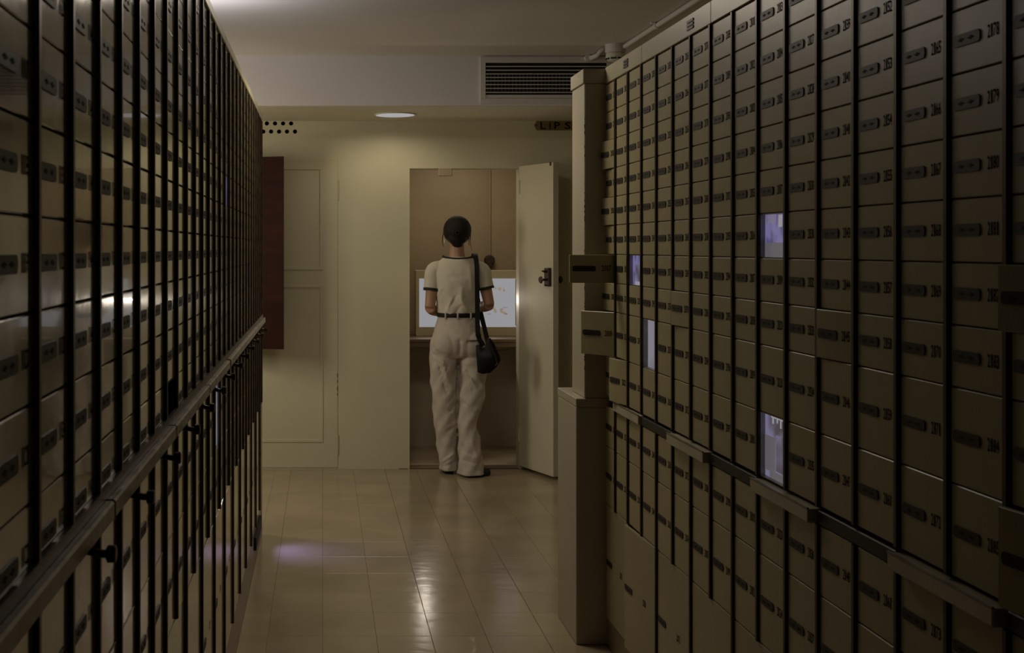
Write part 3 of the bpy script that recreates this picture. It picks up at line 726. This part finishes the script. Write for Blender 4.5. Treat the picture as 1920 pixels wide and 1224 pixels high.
crease(bm, [(832, 588, 845, 560, .009, .010), (840, 575, 852, 555, .008, -.008), (858, 556, 880, 590, .009, .011), (862, 540, 862, 572, .010, .007), (868, 556, 884, 578, .008, -.009), (826, 540, 818, 556, .008, .007), (878, 500, 882, 540, .012, .006), (838, 520, 870, 516, .02, -.005), (848, 592, 862, 570, .008, -.008), (825, 560, 830, 588, .008, .007)])
shirt = finish(bm, 'tshirt', M['shirt'], .005, 2, disp=.004, dsc=.06)
for s in (-1, 1):
    sh = Vector(ARMS[s]['sh']); el = Vector(ARMS[s]['el']); a = sh.lerp(el, .475) + Vector((s * .003, 0, 0)); b = sh.lerp(el, .545) + Vector((s * .003, 0, 0))
    bm = NB(); tube(bm, [a, b], .0525, 24); 
    o = finish(bm, 'sleeve_cuff', M['trim_b'])
bm = NB(); pts = []
for k in range(25):
    t = 2 * math.pi * k / 24; pts.append((.004 + .092 * math.cos(t), .004 + .066 * math.sin(t), 1.394 - (.035 if math.sin(t) > 0 else .016) * abs(math.sin(t))))
tube(bm, pts, .0080, 8, cap=False); finish(bm, 'neck_band', M['trim_b'])
# trousers
bm = NB()
def tf(t, z): return .004 * math.sin(3 * t + 30 * z) * min(1, max(0, (.75 - z) / .1)) + .0035 * math.sin(5 * t - 45 * z)* min(1, max(0, (.8 - z) / .1))
loft(bm, [(.005, 0, .745, .13, .085), (.005, 0, .765, .168, .108), (.005, -.006, .80, .180, .125), (.005, -.012, .86, .172, .128), (.004, -.006, .93, .150, .112), (.003, 0, 1.0, .127, .096), (.003, 0, 1.018, .123, .094)], 64, 10)
ball(bm, (-.072, -.070, .835), (.085, .070, .085)); ball(bm, (.085, -.070, .835), (.085, .070, .085))
loft(bm, [(-.053, .03, .022, .058, .085), (-.057, .03, .10, .058, .082), (-.066, .025, .23, .068, .080), (-.075, .01, .40, .078, .088), (-.082, 0, .56, .083, .095), (-.088, 0, .68, .088, .105), (-.085, 0, .80, .090, .11)], 52, 14, fn=tf)
loft(bm, [(.083, -.075, .012, .088, .090), (.078, -.07, .06, .080, .085), (.078, -.06, .15, .074, .082), (.068, -.05, .25, .066, .078), (.060, -.045, .33, .056, .078), (.082, -.03, .44, .076, .086), (.094, -.01, .56, .087, .098), (.098, 0, .68, .090, .108), (.092, 0, .80, .092, .11)], 52, 12, fn=tf)
crease(bm, [(857, 635, 857, 664, .010, -.014), (810, 662, 848, 674, .008, -.012), (812, 670, 842, 684, .007, .009), (818, 672, 832, 716, .007, -.010), (826, 674, 848, 732, .008, .010), (834, 690, 850, 740, .007, -.008),
  (842, 768, 858, 752, .009, -.014), (838, 760, 852, 742, .008, .006), (838, 806, 857, 796, .007, -.009), (836, 800, 856, 788, .007, .006), (814, 664, 822, 690, .006, -.010), (822, 700, 836, 735, .006, -.010), (870, 700, 880, 730, .006, .008), (828, 864, 850, 848, .007, .010), (832, 872, 856, 864, .007, -.009), (850, 830, 857, 850, .008, -.009),
  (862, 670, 892, 668, .007, -.012), (860, 676, 886, 682, .007, .009), (872, 694, 896, 722, .007, -.011), (866, 694, 890, 722, .008, .009), (862, 742, 896, 766, .008, .009), (866, 752, 892, 772, .007, -.010), (892, 780, 884, 800, .009, -.008),
  (864, 856, 886, 862, .007, -.010), (866, 846, 884, 852, .007, .009), (880, 820, 890, 850, .010, .006), (826, 625, 846, 628, .006, .004), (872, 640, 890, 630, .006, -.006)])
trs = finish(bm, 'trousers', M['trouser'], .0052, 2, disp=.007, dsc=.06)
bm = NB(); pts = []
loft(bm, [(.003, 0, 1.006, .131, .102), (.003, 0, 1.012, .1325, .1035), (.003, 0, 1.028, .1325, .1035), (.003, 0, 1.033, .131, .102)], 36, 2); belt = finish(bm, 'belt', M['bag'])
for px in (855, 833, 880):
    x = (px - 857) / 292.3; yb2 = -.1035 * math.sqrt(max(.05, 1 - ((x - .003) / .1325) ** 2))
    bm = NB(); box(bm, (x - .005, yb2 - .006, .996), (x + .005, yb2 + .002, 1.036), .001); finish(bm, 'belt_loop', M['trouser'])
bm = NB(); box(bm, (.045, -.156, .862), (.145, -.140, .868), .001); 
for v in bm.verts: v.co.y += .5 * max(0, v.co.x - .09) ** 1 
finish(bm, 'pocket_seam', M['counter'])
# shoes
bm = NB(); limb(bm, [(-.053, -.012, .020), (-.053, .02, .026), (-.054, .10, .024), (-.055, .19, .016)], [.030, .038, .040, .028], 14, 4)
for v in bm.verts: v.co.z = max(v.co.z, .001)
finish(bm, 'shoe', M['shoe'])
bm = NB(); limb(bm, [(.045, -.105, .020), (.07, -.098, .026), (.13, -.080, .024), (.195, -.055, .015)], [.026, .036, .038, .026], 14, 4)
for v in bm.verts: v.co.z = max(v.co.z, .001)
finish(bm, 'shoe', M['shoe'])
# hair: cap, twisted bun, loose strands
bm = NB(); ball(bm, (.002, .004, 1.560), (.0905, .100, .096), seg=28); ball(bm, (-.002, -.045, 1.510), (.058, .050, .050)); ball(bm, (0, -.025, 1.478), (.038, .040, .030))
for v in bm.verts:                                    # keep the face free
    if v.co.y > .055 and v.co.z < 1.60: v.co.y = .055 - (v.co.y - .055) * .2
hair = finish(bm, 'hair', M['hair'], .004, 3)
bm = NB(); pts = []; rr = []
for k in range(30):
    t = k / 29; a = t * 4.2 * math.pi; r = .030 * (1 - t * .8); pts.append((-.008 + r * math.cos(a), -.094 - .020 * t, 1.540 + r * .9 * math.sin(a))); rr.append(.012 * (1 - .4 * t))
tube(bm, pts, rr, 10); finish(bm, 'hair_bun', M['hair'], parent=hair)
for pts in ([(.076, .02, 1.58), (.090, .03, 1.53), (.088, .035, 1.485), (.094, .03, 1.455), (.100, .03, 1.43)], [(-.078, .03, 1.56), (-.090, .035, 1.515), (-.088, .04, 1.475), (-.080, .04, 1.455)], [(.076, .03, 1.57), (.084, .04, 1.52), (.080, .045, 1.48), (.086, .045, 1.46)]):
    bm = NB(); limb(bm, pts, [.003, .0025, .002, .0015, .001][:len(pts)], 6, 5); finish(bm, 'loose_strand', M['hair'], parent=hair)
for s in (-1, 1):
    bm = NB(); limb(bm, [(s * .077, .016, 1.503), (s * .078, .016, 1.492), (s * .078, .016, 1.478)], [.002, .004, .002], 8, 3); finish(bm, 'earring', M['white2'])

# ------------------------------------------------------------------ shoulder bag
bag = empty('shoulder_bag', pl((.18, -.16, .67))); tag(bag, 'black leather bag hanging by a wide black strap at the woman\'s right hip', 'bag')
def bpx(x, y): return ((x - 857) / 296.0, (888 - y) / 296.0 - .0)
out = [bpx(887, 641), bpx(888, 660), bpx(890, 690), bpx(897, 693), bpx(912, 691), bpx(924, 680), bpx(931, 668), bpx(930, 660), bpx(920, 637), bpx(913, 627), bpx(908, 628), bpx(904, 645), bpx(898, 645), bpx(893, 639)]
bm = NB(); prism(bm, out, 'y', -.205, -.145); bmesh.ops.translate(bm, verts=bm.verts, vec=PO)
bmesh.ops.bevel(bm, geom=[e for e in bm.edges if abs(e.verts[0].co.y - e.verts[1].co.y) < .001], offset=.008, segments=3, affect='EDGES')
bb = obj('bag_body', bm, M['bag'], parent=bag, smooth=True)
bm = NB(); a, b = bpx(921.5, 676.5), bpx(925.5, 671.5); tube(bm, [pl((a[0], -.207, a[1])), pl((b[0], -.207, b[1]))], .0018, 6); obj('badge', bm, M['steel'], parent=bb)
bm = NB(); p = [bpx(908, 630), bpx(915, 645), bpx(922, 662), bpx(925, 676)]; tube(bm, [pl((q[0], -.206, q[1])) for q in p], .0022, 6); obj('zip', bm, M['lock'], parent=bb)
def ribbon(bm, pts, w_, t=.003):
    R = []
    for i, p in enumerate(pts):
        p = pl(p); d = (pl(pts[min(i+1, len(pts)-1)]) - pl(pts[max(i-1, 0)])).normalized()
        u = Vector((1, 0, 0)); u = (u - d * u.dot(d)).normalized(); n = d.cross(u)
        R.append([bm.verts.new(p + u * a * w_ / 2 + n * b * t / 2) for a, b in ((-1, -1), (1, -1), (1, 1), (-1, 1))])
    for a, b in zip(R, R[1:]):
        for k in range(4): bm.faces.new((a[k], a[(k+1) % 4], b[(k+1) % 4], b[k]))
    bm.faces.new(R[0][::-1]); bm.faces.new(R[-1])
bm = NB()
ctl = [(.150, -.150, .700+.13), (.117, -.150, .90), (.115, -.128, 1.02), (.115, -.122, 1.12), (.113, -.125, 1.24), (.113, -.112, 1.33), (.112, -.055, 1.398), (.112, .0, 1.412), (.112, .06, 1.385), (.120, .115, 1.28), (.145, .130, 1.13), (.172, .09, .99), (.182, -.08, .87), (.178, -.17, .84)]
pts = [cr(ctl, k / 60) for k in range(61)]; ribbon(bm, pts, .030); obj('strap', bm, M['bag'], parent=bag)
for x in (.117,):
    bm = NB(); p = pl((x, -.158, .905)); box(bm, (p.x - .018, p.y - .004, p.z - .012), (p.x + .018, p.y + .004, p.z + .002), .001); obj('buckle', bm, M['bag'], parent=bag)
